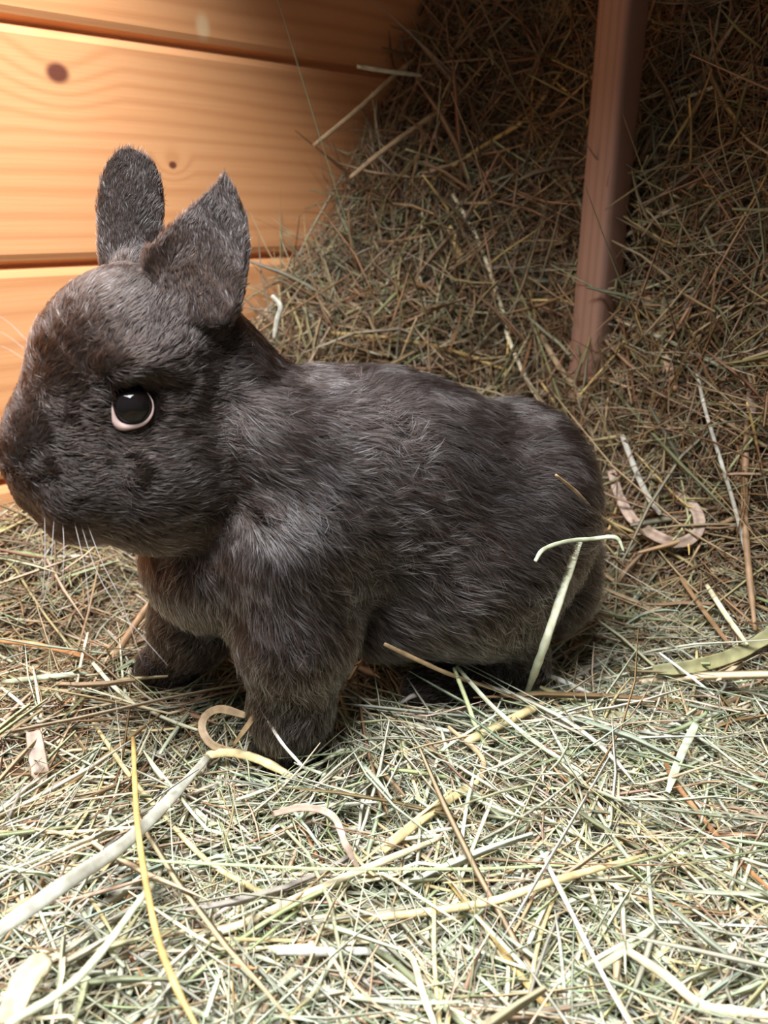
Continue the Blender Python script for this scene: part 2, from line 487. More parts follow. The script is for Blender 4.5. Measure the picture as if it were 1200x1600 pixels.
def sdf(p, want=False):
    d = None; ds = []
    for q in prims:
        x = sd_prim(p, q); ds.append(x)
        d = x if d is None else smin(d, x, q['k'])
    for e in ears:
        x = sd_ear(p, e); ds.append(x)
        d = smin(d, x, 0.0035)
    if EYE_C is None:
        return (d, ds) if want else d
    # eye socket
    x = (EYE_R * 1.03) - np.linalg.norm(p - EYE_C - EYE_V * 0.0022, axis=1)
    d = -smin(-d, -x, 0.003)
    ba = CR_B - CR_A
    hh = np.clip(((p - CR_A) @ ba) / (ba @ ba), 0, 1)
    x = (0.0022 - 0.0012 * hh) - np.linalg.norm(p - CR_A - hh[:, None] * ba, axis=1)
    d = -smin(-d, -x, 0.004)
    if want: return d, ds
    return d

EYE_C = None
_t = np.linspace(HT - 0.07, HT + 0.05, 1500)
_p = CAM + ray(207, 634)[None] * _t[:, None]
EYE_C = _p[np.argmax(sdf(_p) < 0)] + norm(ray(207, 634)) * 0.0034
def _surf(u, v):
    p_ = CAM + ray(u, v)[None] * _t[:, None]
    return p_[np.argmax(sdf(p_) < 0)]
_e = EYE_C; EYE_C = None
CR_A = _surf(228, 603); CR_B = _surf(290, 612)
EYE_C = _e
EYE_V = norm(0.8 * norm(CAM - EYE_C) + 0.25 * HL + 0.10 * HF)
EYE_F = EYE_C - HL * (2 * ((EYE_C - HC) @ HL))

def surface_nets(lo, hi, h):
    n = np.ceil((hi - lo) / h).astype(int) + 1
    xs = [lo[i] + h * np.arange(n[i]) for i in range(3)]
    V = np.empty(n, np.float32)
    for i in range(n[0]):
        gy, gz = np.meshgrid(xs[1], xs[2], indexing='ij')
        P = np.stack([np.full(gy.size, xs[0][i]), gy.ravel(), gz.ravel()], 1)
        V[i] = sdf(P).reshape(n[1], n[2])
    S = V < 0
    acc = np.zeros((n[0] - 1, n[1] - 1, n[2] - 1, 3), np.float32); cnt = np.zeros(acc.shape[:3], np.float32)
    import itertools
    cn = list(itertools.product((0, 1), repeat=3))
    sl = lambda c: tuple(slice(c[i], n[i] - 1 + c[i]) for i in range(3))
    for a in cn:
        for ax in range(3):
            if a[ax] == 1: continue
            b = list(a); b[ax] = 1; b = tuple(b)
            va, vb = V[sl(a)], V[sl(b)]
            m = (va < 0) != (vb < 0)
            t = np.where(m, va / np.where(m, va - vb, 1), 0)
            for j in range(3):
                acc[..., j] += np.where(m, a[j] + (t if j == ax else 0), 0)
            cnt += m
    act = cnt > 0
    idx = -np.ones(act.shape, np.int64); idx[act] = np.arange(act.sum())
    g = np.argwhere(act)
    verts = lo + h * (g + acc[act] / cnt[act][:, None])
    quads = []
    for ax in range(3):
        o1, o2 = [(1, 2), (2, 0), (0, 1)][ax]
        s0 = [slice(None)] * 3; s1 = [slice(None)] * 3
        s0[ax] = slice(0, n[ax] - 1); s1[ax] = slice(1, n[ax])
        a, b = S[tuple(s0)], S[tuple(s1)]
        e = np.argwhere(a != b)
        e = e[(e[:, o1] > 0) & (e[:, o2] > 0) & (e[:, o1] < n[o1] - 1) & (e[:, o2] < n[o2] - 1)]
        flip = a[tuple(e.T)]
        def cell(d1, d2):
            c = e.copy(); c[:, o1] -= d1; c[:, o2] -= d2
            return idx[tuple(c.T)]
        q = np.stack([cell(1, 1), cell(0, 1), cell(0, 0), cell(1, 0)], 1)
        q = np.where(flip[:, None], q, q[:, ::-1])
        quads.append(q)
    return verts, np.concatenate(quads)

allp = np.array([project(q['c'] if q['t'] == 'e' else q['a'])[:2] for q in prims])
lo = np.array([1e9] * 3); hi = -lo
for q in prims:
    if q['t'] == 'e':
        m = np.max(q['r']); lo = np.minimum(lo, q['c'] - m); hi = np.maximum(hi, q['c'] + m)
    else:
        for pp, rr in ((q['a'], q['ra']), (q['b'], q['rb'])):
            lo = np.minimum(lo, pp - rr); hi = np.maximum(hi, pp + rr)
for e in ears:
    for pp in (e['b'], e['b'] + e['eu'] * e['L']):
        lo = np.minimum(lo, pp - 0.022); hi = np.maximum(hi, pp + 0.022)
bv, bq = surface_nets(lo - 0.004, hi + 0.004, 0.0013)

def grad(p, h=0.0006):
    g = np.empty_like(p)
    for i in range(3):
        e = np.zeros(3); e[i] = h
        g[:, i] = sdf(p + e) - sdf(p - e)
    return g / (np.linalg.norm(g, axis=1)[:, None] + 1e-12)

rb_loc = np.array([M0[0], M0[1], 0.0])
rabbit = tag(empty('rabbit', rb_loc), 'young dark brown rabbit standing on the hay beside the plank wall', 'rabbit')
def rlink(name, me, mat, parent=None):
    o = link(name, me, mat, parent if parent is not None else rabbit)
    return o
SKIN = plain_mat('dark_underfur', (0.010, 0.0065, 0.005), 0.85, 0.2)
bme = mesh_from('body', bv - rb_loc, bq, True)
body = rlink('body', bme, SKIN)

# eye
def sphere_mesh(name, c, r, nu=32, nv=20, sq=(1, 1, 1)):
    vs_, fs = [], []
    for j in range(nv + 1):
        a = math.pi * j / nv
        for i in range(nu):
            b = 2 * math.pi * i / nu
            vs_.append((c[0] + r * sq[0] * math.sin(a) * math.cos(b), c[1] + r * sq[1] * math.sin(a) * math.sin(b), c[2] + r * sq[2] * math.cos(a)))
    for j in range(nv):
        for i in range(nu):
            k = (i + 1) % nu
            fs.append((j * nu + i, (j + 1) * nu + i, (j + 1) * nu + k, j * nu + k))
    return mesh_from(name, vs_, fs, True)
EYE_M, nt_, b_ = new_mat('black_brown_eye')
b_.inputs['Base Color'].default_value = (0.008, 0.006, 0.006, 1)
b_.inputs['Roughness'].default_value = 0.03
b_.inputs['Specular IOR Level'].default_value = 0.28
eye = rlink('eye', sphere_mesh('eye', EYE_C - rb_loc, EYE_R), EYE_M)
tag(eye, 'glossy black round eye')
eyef = rlink('eye', sphere_mesh('eye', EYE_F - rb_loc, EYE_R), EYE_M)
# eyelid rim: pale skin ring, widest at the lower front corner
def rim_mesh():
    # looking axis of the eye opening
    ax = EYE_V
    e1 = norm(HF - ax * (HF @ ax)); e2 = np.cross(ax, e1); e2 = e2 if e2 @ HU > 0 else -e2
    nseg, nr = 48, 10
    vs_, fs = [], []
    for i in range(nseg):
        a = 2 * math.pi * i / nseg
        corner = math.exp(-((math.atan2(math.sin(a - math.radians(-38)), math.cos(a - math.radians(-38)))) / 0.45) ** 2)
        lower = 0.5 - 0.5 * math.sin(a)
        R = 0.0056 + 0.0012 * corner
        rad = 0.00006 + 0.00062 * lower ** 1.6 * (0.75 + 0.25 * math.cos(a)) + 0.0005 * corner
        Rx = R * (1.03 if True else 1)
        ctr = EYE_C + ax * (0.0034 - 0.0004 * corner - 0.0024 * max(0.0, math.sin(a)) ** 0.8) + (e1 * math.cos(a) + e2 * math.sin(a)) * Rx
        rd = e1 * math.cos(a) + e2 * math.sin(a)
        for j in range(nr):
            b = 2 * math.pi * j / nr
            vs_.append(ctr + (rd * math.cos(b) * 1.25 + ax * math.sin(b) * 0.9) * rad - rb_loc)
    for i in range(nseg):
        for j in range(nr):
            i2, j2 = (i + 1) % nseg, (j + 1) % nr
            fs.append((i * nr + j, i2 * nr + j, i2 * nr + j2, i * nr + j2))
    return mesh_from('eyelid', vs_, fs, True)
LID = plain_mat('pale_eyelid_skin', (0.46, 0.33, 0.30), 0.42, 0.5)
lid = rlink('eyelid', rim_mesh(), LID, eye)
tag(lid, 'pale pinkish eyelid rim')

# ---------------------------------------------------------------- fur
def make_fur(n):
    tri = np.concatenate([bq[:, [0, 1, 2]], bq[:, [0, 2, 3]]])
    a, b, c = bv[tri[:, 0]], bv[tri[:, 1]], bv[tri[:, 2]]
    ar = np.linalg.norm(np.cross(b - a, c - a), axis=1)
    # shorter-haired head and ears get denser hair
    cen = (a + b + c) / 3
    dens = ar.copy()
    ed = np.linalg.norm(cen - HC, axis=1)
    dens *= np.where(ed < 0.07, 1.7, 1.0)
    pick = rng.choice(len(tri), n, p=dens / dens.sum())
    r1 = np.sqrt(rng.random(n))[:, None]; r2 = rng.random(n)[:, None]
    P = a[pick] * (1 - r1) + b[pick] * r1 * (1 - r2) + c[pick] * r1 * r2
    keep = np.linalg.norm(P - (EYE_C + EYE_V * 0.002), axis=1) > 0.0072
    P = P[keep]
    d, ds = sdf(P, True)
    ds = np.array(ds)
    fd = np.array([q['fd'] for q in prims] + [e['eu'] for e in ears])
    fl = np.array([q['fl'] for q in prims] + [e['fl'] for e in ears])
    w = np.exp(-np.clip(ds, -0.02, 0.2) / 0.004)
    for j in range(len(prims), len(fl)):
        w[j] *= 8
    w /= w.sum(0)
    D = (w[:, :, None] * fd[:, None, :]).sum(0)
    Lh = (w * fl[:, None]).sum(0)
    Nn = grad(P)
    # swirl noise so locks differ
    f = 60
    nz = np.stack([vnoise(P[:, 0] + P[:, 2], P[:, 1] - P[:, 2], f, 4), vnoise(P[:, 0] - P[:, 2], P[:, 1] + P[:, 2], f, 5), vnoise(P[:, 0] + P[:, 1], P[:, 2], f, 6)], 1)
    f2 = 260
    nz2 = np.stack([vnoise(P[:, 0] + P[:, 2], P[:, 1] - P[:, 2], f2, 4), vnoise(P[:, 0] - P[:, 2], P[:, 1] + P[:, 2], f2, 5), vnoise(P[:, 0] + P[:, 1], P[:, 2], f2, 6)], 1)
    D = D + nz * 0.8 + nz2 * 1.2 + rng.normal(0, 0.16, P.shape)
    D = D - Nn * (D * Nn).sum(1)[:, None]
    D /= np.linalg.norm(D, axis=1)[:, None] + 1e-9
    m = len(P)
    hd = np.linalg.norm(P - HC, axis=1)
    onhead = smoothstep(0.062, 0.048, hd)
    guard = rng.random(m) < 0.20 * (1 - 0.75 * onhead) * np.where(Lh < 0.0036, 0.25, 1.0)
    L = Lh * (0.65 + 0.5 * rng.random(m)) * np.where(guard, 1.2, 1.0)
    lift = (0.42 + 0.22 * rng.random(m)) * np.clip(Lh / 0.005, 0.75, 1.0)
    pts = np.empty((m, 5, 3), np.float32)
    cur = P - Nn * 0.0001
    pts[:, 0] = cur
    for k in range(1, 5):
        s = k / 4
        v = Nn * (lift * (1.15 - 0.95 * s))[:, None] + D * (0.55 + 0.6 * s) + np.array([0, 0, -0.10]) * s
        v /= np.linalg.norm(v, axis=1)[:, None]
        cur = cur + v * (L / 4)[:, None]
        pts[:, k] = cur
    hc = bpy.data.hair_curves.new('fur')
    hc.add_curves([5] * m)
    hc.attributes['position'].data.foreach_set('vector', (pts - rb_loc.astype(np.float32)).ravel())
    rad = np.tile(np.array([1.0, 0.95, 0.8, 0.55, 0.12], np.float32), (m, 1)) * (np.where(guard, 0.000092, 0.000070) * (0.7 + 0.6 * rng.random(m)))[:, None].astype(np.float32)
    if 'radius' not in hc.attributes: hc.attributes.new('radius', 'FLOAT', 'POINT')
    hc.attributes['radius'].data.foreach_set('value', rad.ravel().astype(np.float32))
    # colour along each hair: slate-brown root, brown shaft, some tips painted as pale bluish glints
    tone = (0.55 - 0.3 * onhead + vnoise(P[:, 0] + P[:, 2], P[:, 2] - P[:, 1], 45, 9) * 0.7 + rng.normal(0, 0.22, m)).clip(0, 1)
    brown = np.array([0.024, 0.0125, 0.0085]); slate = np.array([0.020, 0.0150, 0.0140]); glint = np.array([0.33, 0.335, 0.37])
    base = brown[None] * (1 - tone[:, None]) + slate[None] * tone[:, None]
    base *= (0.7 + 0.6 * rng.random(m))[:, None]
    tip = np.where(guard[:, None], glint[None] * (0.6 + 0.6 * rng.random(m))[:, None], base * 1.25)
    ct = np.empty((m, 5, 4), np.float32); ct[..., 3] = 1
    for k in range(5):
        s = smoothstep(0.3, 0.9, k / 4)
        ct[:, k, :3] = base * 0.8 * (1 - s) + tip * s
    at = hc.attributes.new('tone', 'FLOAT_COLOR', 'POINT')
    at.data.foreach_set('color', ct.ravel())
    m_ = bpy.data.materials.new('rabbit_fur'); m_.use_nodes = True
    nt = m_.node_tree
    for nn in list(nt.nodes): nt.nodes.remove(nn)
    o_ = nt.nodes.new('ShaderNodeOutputMaterial')
    h_ = nt.nodes.new('ShaderNodeBsdfHairPrincipled')
    h_.parametrization = 'COLOR'
    h_.inputs['Roughness'].default_value = 0.30
    h_.inputs['IOR'].default_value = 1.47
    h_.inputs['Radial Roughness'].default_value = 0.5
    a_ = nt.nodes.new('ShaderNodeAttribute'); a_.attribute_name = 'tone'
    nt.links.new(a_.outputs['Color'], h_.inputs['Color'])
    nt.links.new(h_.outputs[0], o_.inputs['Surface'])
    hc.materials.append(m_)
    o = bpy.data.objects.new('fur', hc)
    o.parent = rabbit
    col.objects.link(o)
    tag(o, 'dense dark brown fur with painted pale glints', kind='stuff')
if FUR:
    make_fur(300000)

# ---------------------------------------------------------------- tubes (whiskers, stalks)
def catmull(pts, n):
    pts = np.asarray(pts, float)
    if len(pts) == 2:
        t = np.linspace(0, 1, n)[:, None]
        return pts[0] * (1 - t) + pts[1] * t
    ext = np.concatenate([[2 * pts[0] - pts[1]], pts, [2 * pts[-1] - pts[-2]]])
    out = []
    for s in np.linspace(0, len(pts) - 1, n):
        i = min(int(s), len(pts) - 2); t = s - i
        p0, p1, p2, p3 = ext[i:i + 4]
        out.append(0.5 * ((2 * p1) + (-p0 + p2) * t + (2 * p0 - 5 * p1 + 4 * p2 - p3) * t * t + (-p0 + 3 * p1 - 3 * p2 + p3) * t ** 3))
    return np.array(out)
def tube_mesh(name, pts, rad, flat=1.0, nside=6, facing=None, fold=0.0, jitter=False):
    """Tube through pts with radius array; flat < 1 squashes it along 'facing'; fold gives a leaf its V groove."""
    pts = np.asarray(pts, float); m = len(pts)
    T = np.gradient(pts, axis=0); T /= np.linalg.norm(T, axis=1)[:, None] + 1e-12
    facing = np.asarray(facing if facing is not None else [0, 0, 1.0], float)
    rr_ = np.random.default_rng(int(abs(pts).sum() * 1e6) % 100000)
    stripe = 0.72 + 0.5 * rr_.random(nside)
    rad = np.asarray(rad) * (1 + 0.04 * rr_.normal(0, 1, m)) if jitter else rad
    tone = []
    vs_, fs = [], []
    for i in range(m):
        blot = 0.85 + 0.3 * rr_.random()
        tone += [[stripe[j] * blot * (0.92 + 0.16 * rr_.random())] * 3 + [1.0] for j in range(nside)]
        side = np.cross(T[i], facing)
        if np.linalg.norm(side) < 1e-3: side = np.cross(T[i], [0.3, 0.8, 0.1])
        side = norm(side); nrm = np.cross(side, T[i])
        for j in range(nside):
            a = 2 * math.pi * j / nside
            ca, sa = math.cos(a), math.sin(a)
            vs_.append(pts[i] + rad[i] * (side * ca + nrm * (sa * flat + fold * abs(ca))))
    for i in range(m - 1):
        for j in range(nside):
            k = (j + 1) % nside
            fs.append((i * nside + j, i * nside + k, (i + 1) * nside + k, (i + 1) * nside + j))
    fs.append(tuple(range(nside))[::-1]); fs.append(tuple(range((m - 1) * nside, m * nside)))
    me = mesh_from(name, vs_, fs, True)
    if jitter:
        at = me.color_attributes.new('tone', 'FLOAT_COLOR', 'POINT')
        at.data.foreach_set('color', np.array(tone, np.float32).ravel())
    return me

WH = plain_mat('whisker', (0.36, 0.33, 0.32), 0.35, 0.6)
def whisker(pix, away, r=0.00013):
    n = len(pix)
    p0 = _surf(*pix[0])
    d0 = (p0 - CAM) @ FW
    p = [at_depth(u, v, d0 + 0.0015 + away * i / (n - 1)) for i, (u, v) in enumerate(pix)]
    q = catmull(p, 14)
    rad = r * np.linspace(1.0, 0.45, 14)
    rlink('whisker', tube_mesh('whisker', q - rb_loc, rad, nside=5), WH)
for pix in ([(135, 815), (160, 880), (190, 940), (222, 1035)], [(125, 815), (150, 890), (185, 950), (262, 1040)],
            [(98, 812), (100, 860), (98, 905)], [(115, 810), (133, 890), (140, 960)], [(85, 805), (78, 890), (62, 965)], [(70, 800), (70, 880), (66, 930)]):
    whisker(pix, -0.006)
for pix in ([(40, 530), (15, 505), (-10, 488)], [(38, 545), (15, 527), (-12, 512)], [(36, 560), (12, 545), (-10, 538)]):
    whisker(pix, 0.008, 0.00007)
# claws of the feet in view
CL = plain_mat('claw_horn', (0.42, 0.36, 0.33), 0.45)
def claw(p, d, L=0.006, r=0.0011):
    d = norm(d)
    pts = [p, p + d * L * 0.5, p + d * L - Z * L * 0.25]
    q = catmull(pts, 7)
    rlink('claw', tube_mesh('claw', q - rb_loc, r * np.array([1, 1, .95, .85, .7, .45, .15]), nside=7), CL)
for k in range(4):
    c, t = Q(650 - 6 * (k == 1), 1086 + 3 * k, 0.026 - 0.0035 * k)
    claw(c, HD - 0.1 * Z)
    c, t = Q(418, 1192 + 2 * k, 0.029 - 0.0035 * k)
    claw(c, HD - 0.25 * Z, 0.005, 0.0009)

# ------------------------------------------------------------------ hay strands
def hay_mat(name):
    m, nt, b = new_mat(name)
    L = nt.links.new
    a = N(nt, 'ShaderNodeAttribute', attribute_name='tone')
    tc = N(nt, 'ShaderNodeTexCoord')
    n1 = N(nt, 'ShaderNodeTexNoise', i_Scale=260.0, i_Detail=2.0); L(tc.outputs['Object'], n1.inputs['Vector'])
    mr = N(nt, 'ShaderNodeMapRange'); L(n1.outputs['Fac'], mr.inputs['Value']); mr.inputs['To Min'].default_value = 0.72; mr.inputs['To Max'].default_value = 1.22
    mu = N(nt, 'ShaderNodeVectorMath', operation='SCALE'); L(a.outputs['Color'], mu.inputs[0]); L(mr.outputs[0], mu.inputs['Scale'])
    L(mu.outputs[0], b.inputs['Base Color'])
    b.inputs['Roughness'].default_value = 0.48
    b.inputs['Specular IOR Level'].default_value = 0.45
    return m
HAYM = hay_mat('dry_hay')
PAL = np.array([(0.44, 0.46, 0.34), (0.54, 0.53, 0.40), (0.58, 0.47, 0.31), (0.46, 0.32, 0.20), (0.34, 0.36, 0.20), (0.62, 0.58, 0.44), (0.30, 0.18, 0.09), (0.50, 0.44, 0.22)])
WF = np.array([0.27, 0.20, 0.15, 0.09, 0.15, 0.08, 0.03, 0.03])      # bedding
WB = np.array([0.07, 0.05, 0.18, 0.28, 0.12, 0.02, 0.22, 0.06])      # browner hay in the bank, some of its shade put into the mix

def strands(n, accept, weights, lo_, hi_, lmean, wmean, depth, tilt, seg=6, name='hay', conform=0.55, pref=None):
    """n strands scattered over the hay surface as closed three-sided blades in one mesh."""
    xs, ys = [], []
    tot = 0
    while tot < n:
        x = rng.uniform(lo_[0], hi_[0], n * 2); y = rng.uniform(lo_[1], hi_[1], n * 2)
        d1, d2 = d1d2(x, y)
        e = 0.003
        gx = (hay_h(x + e, y, False) - hay_h(x - e, y, False)) / (2 * e); gy = (hay_h(x, y + e, False) - hay_h(x, y - e, False)) / (2 * e)
        sl = np.sqrt(1 + gx ** 2 + gy ** 2)
        ok = (d1 > 0.004) & (d2 > 0.004) & (rng.random(len(x)) < np.clip(sl / 5.0, 0, 1)) & accept(x, y)
        xs.append(x[ok]); ys.append(y[ok]); tot += ok.sum()
    x = np.concatenate(xs)[:n]; y = np.concatenate(ys)[:n]
    e = 0.006
    gx = (hay_h(x + e, y) - hay_h(x - e, y)) / (2 * e); gy = (hay_h(x, y + e) - hay_h(x, y - e)) / (2 * e)
    nn = np.stack([-gx, -gy, np.ones(n)], 1); nn /= np.linalg.norm(nn, axis=1)[:, None]
    c = np.stack([x, y, hay_h(x, y)], 1) + nn * (-np.abs(rng.normal(0, 1, n)) * depth + 0.003 + 0.003 * rng.random(n))[:, None]
    t1 = np.cross(nn, np.array([0.0, 1.0, 0.15])); t1 /= np.linalg.norm(t1, axis=1)[:, None]
    t2 = np.cross(nn, t1)
    if pref is None: ang = rng.uniform(0, 2 * math.pi, n)
    else: ang = np.where(rng.random(n) < 0.45, rng.normal(pref, 0.55, n), rng.uniform(0, 2 * math.pi, n))
    # locks of hay share a direction
    ang = ang + 2.4 * vnoise(x, y, 22, 8)
    tl = rng.normal(0, tilt, n)
    D = (t1 * np.cos(ang)[:, None] + t2 * np.sin(ang)[:, None]) * np.cos(tl)[:, None] + nn * np.sin(tl)[:, None]
    Ls = lmean * np.exp(rng.normal(0, 0.45, n))
    Wd = wmean * np.exp(rng.normal(0, 0.45, n))
    bend = rng.normal(0, 0.38, n); bend2 = rng.normal(0, 0.14, n); twist = rng.uniform(0, math.pi, n)
    sd = np.cross(D, nn); sd /= np.linalg.norm(sd, axis=1)[:, None]
    S = np.linspace(-0.5, 0.5, seg + 1)
    kink = np.where(rng.random(n) < 0.16, rng.normal(0, 0.9, n), 0)
    kp = rng.uniform(-0.3, 0.3, n)
    P = np.empty((n, seg + 1, 3))
    for k, s in enumerate(S):
        off = D * (s * Ls)[:, None] + sd * ((s * s) * bend * Ls)[:, None] + nn * ((s * s - 0.08) * bend2 * Ls)[:, None] + sd * (np.maximum(s - kp, 0) * kink * Ls)[:, None]
        p = c + off
        # partly follow the surface so strands lie on it
        zh = hay_h(p[:, 0], p[:, 1], False); zc = hay_h(c[:, 0], c[:, 1], False)
        steep = np.clip((nn[:, 2] - 0.55) / 0.35, 0, 1)
        lin = zc + (p[:, 0] - c[:, 0]) * (-nn[:, 0] / nn[:, 2]) + (p[:, 1] - c[:, 1]) * (-nn[:, 1] / nn[:, 2])
        p[:, 2] += conform * steep * (zh - lin)
        P[:, k] = p
    # keep out of the animal, the walls and the post
    flat = P.reshape(-1, 3)
    inb = np.all((flat > lo - 0.006) & (flat < hi + 0.006), axis=1)
    dd = np.ones(len(flat)); 
    if inb.any(): dd[inb] = sdf(flat[inb])
    bad = (dd.reshape(n, -1) < 0.0015).any(1)
    # strands may reach under the very soles
    d1, d2 = d1d2(flat[:, 0], flat[:, 1])
    bad |= ((d1 < 0.001) | (d2 < 0.001)).reshape(n, -1).any(1)
    bad |= ((flat - CAM) @ FW < 0.14).reshape(n, -1).any(1) & (P[..., 2].max(1) > 0.03)
    good = ~bad
    P = P[good]; Wd = Wd[good]; twist = twist[good]; nn = nn[good]; sd = sd[good]; m = len(P)
    T = np.gradient(P, axis=1); T /= np.linalg.norm(T, axis=2)[..., None] + 1e-12
    A_ = np.cos(twist)[:, None] * nn + np.sin(twist)[:, None] * sd
    side = np.cross(T, A_[:, None, :]); side /= np.linalg.norm(side, axis=2)[..., None] + 1e-9
    up = np.cross(side, T)
    tap = (np.array([0.55] + [1.0] * (seg - 1) + [0.25]))[None, :, None]
    w = Wd[:, None, None] * 0.5 * tap
    v0 = P + side * w; v1 = P - side * w; v2 = P + up * w * 0.55
    V = np.stack([v0, v1, v2], 2).reshape(-1, 3)
    nv = (seg + 1) * 3
    base = (np.arange(m) * nv)[:, None]
    q = []
    for s in range(seg):
        for j in range(3):
            k = (j + 1) % 3
            q.append(np.concatenate([base + s * 3 + j, base + s * 3 + k, base + s * 3 + 3 + k, base + s * 3 + 3 + j], 1))
    F = np.concatenate(q)
    me = mesh_from(name, V, F, True)
    ci = rng.choice(len(PAL), m, p=weights / weights.sum())
    # browner hay lies along the left wall too
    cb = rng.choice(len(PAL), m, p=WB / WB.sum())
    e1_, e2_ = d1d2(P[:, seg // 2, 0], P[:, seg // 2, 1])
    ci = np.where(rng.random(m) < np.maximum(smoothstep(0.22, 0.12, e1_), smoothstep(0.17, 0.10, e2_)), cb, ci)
    brown_shade = np.maximum(smoothstep(0.22, 0.12, e1_) * 0.7, smoothstep(0.17, 0.10, e2_))      # browner hay, darkened further to paint in the bank's shade
    cc = PAL[ci] * (1 - brown_shade[:, None] * np.array([0.38, 0.45, 0.52])) * (0.55 + 0.7 * rng.random(m))[:, None] * (1 + rng.normal(0, 0.05, (m, 3)))
    C4 = np.ones((m, nv, 4), np.float32); C4[..., :3] = cc[:, None, :]
    at = me.color_attributes.new('tone', 'FLOAT_COLOR', 'POINT')
    at.data.foreach_set('color', C4.ravel())
    me.materials.append(HAYM)
    return me

def hay_under(name, accept_bank):
    xs = np.arange(-0.50, 0.60, 0.008); ys = np.arange(-0.02, 0.66, 0.008)
    gx, gy = np.meshgrid(xs, ys, indexing='ij')
    d1, d2 = d1d2(gx, gy)
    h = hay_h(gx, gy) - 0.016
    ok = (d1 > 0.0005) & (d2 > 0.0005)
    bank = h > 0.055
    ok &= bank if accept_bank else ~bank
    idx = -np.ones(gx.shape, int)
    faces = []; verts = []
    def vid(i, j):
        if idx[i, j] < 0:
            idx[i, j] = len(verts); verts.append((gx[i, j], gy[i, j], h[i, j]))
        return idx[i, j]
    for i in range(len(xs) - 1):
        for j in range(len(ys) - 1):
            if ok[i, j] and (d1[i:i + 2, j:j + 2] > 0).all() and (d2[i:i + 2, j:j + 2] > 0).all():
                faces.append((vid(i, j), vid(i + 1, j), vid(i + 1, j + 1), vid(i, j + 1)))
    me = mesh_from(name, verts, faces, True)
    at = me.color_attributes.new('tone', 'FLOAT_COLOR', 'POINT')
    at.data.foreach_set('color', np.tile(np.array([0.13, 0.09, 0.045, 1], np.float32), len(me.vertices)))  # dark brown, with shade beneath the strands put into the colour
    me.materials.append(HAYM)
    return me

if HAY:
    isbank = lambda x, y: hay_h(x, y, False) > 0.06
    isbed = lambda x, y: (hay_h(x, y, False) <= 0.06)
    inview = lambda x, y: (np.abs(x) < 0.12 + 0.55 * y)
    bed = tag(empty('hay_bedding', (0, 0, 0)), 'loose pale green and straw-coloured hay spread over the floor', 'hay', kind='stuff')
    bank = tag(empty('hay_bank', (0, 0, 0)), 'tall bank of brown tangled hay heaped against the back wall', 'hay', kind='stuff')
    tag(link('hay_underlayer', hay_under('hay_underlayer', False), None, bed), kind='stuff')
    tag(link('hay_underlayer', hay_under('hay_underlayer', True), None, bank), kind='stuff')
    a_ = (-0.34, 0.08); b_ = (0.36, 0.64)
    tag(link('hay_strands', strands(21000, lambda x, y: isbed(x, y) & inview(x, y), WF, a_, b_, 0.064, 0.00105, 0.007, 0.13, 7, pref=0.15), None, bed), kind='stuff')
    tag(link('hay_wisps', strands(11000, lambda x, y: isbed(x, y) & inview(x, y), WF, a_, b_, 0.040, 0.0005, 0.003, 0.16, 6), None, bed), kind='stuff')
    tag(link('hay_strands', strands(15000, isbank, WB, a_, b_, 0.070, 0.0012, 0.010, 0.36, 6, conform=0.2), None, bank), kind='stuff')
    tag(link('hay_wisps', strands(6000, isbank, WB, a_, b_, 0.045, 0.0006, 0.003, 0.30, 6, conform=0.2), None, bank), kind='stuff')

# ------------------------------------------------------------------ single stalks and leaves that can be told apart
COLS = dict(cream=(0.70, 0.62, 0.42), straw=(0.62, 0.50, 0.26), gold=(0.60, 0.42, 0.15), white=(0.82, 0.80, 0.74), sage=(0.46, 0.50, 0.36), pale=(0.60, 0.62, 0.46),
            green=(0.42, 0.46, 0.24), tan=(0.42, 0.29, 0.16), rust=(0.46, 0.22, 0.09), pink=(0.38, 0.28, 0.22), brown=(0.34, 0.20, 0.10), olive=(0.34, 0.32, 0.16), grey=(0.42, 0.41, 0.35))
_sm = {}
def stalk_mat(c):
    if c in _sm: return _sm[c]
    m, nt, b = new_mat(c + '_stalk')
    L = nt.links.new
    tc = N(nt, 'ShaderNodeTexCoord')
    n1 = N(nt, 'ShaderNodeTexNoise', i_Scale=180.0, i_Detail=3.0); L(tc.outputs['Object'], n1.inputs['Vector'])
    r = N(nt, 'ShaderNodeValToRGB'); L(n1.outputs['Fac'], r.inputs[0])
    k = COLS[c]
    r.color_ramp.elements[0].position = 0.28; r.color_ramp.elements[0].color = (k[0] * 0.66, k[1] * 0.62, k[2] * 0.55, 1)
    r.color_ramp.elements[1].position = 0.66; r.color_ramp.elements[1].color = (min(k[0] * 1.12, 0.95), min(k[1] * 1.12, 0.95), min(k[2] * 1.12, 0.95), 1)
    at = N(nt, 'ShaderNodeAttribute', attribute_name='tone')
    mu = N(nt, 'ShaderNodeMix', data_type='RGBA', blend_type='MULTIPLY'); mu.inputs['Factor'].default_value = 1.0
    L(r.outputs[0], mu.inputs['A']); L(at.outputs['Color'], mu.inputs['B'])
    L(mu.outputs['Result'], b.inputs['Base Color'])
    b.inputs['Roughness'].default_value = 0.55
    _sm[c] = m
    return m
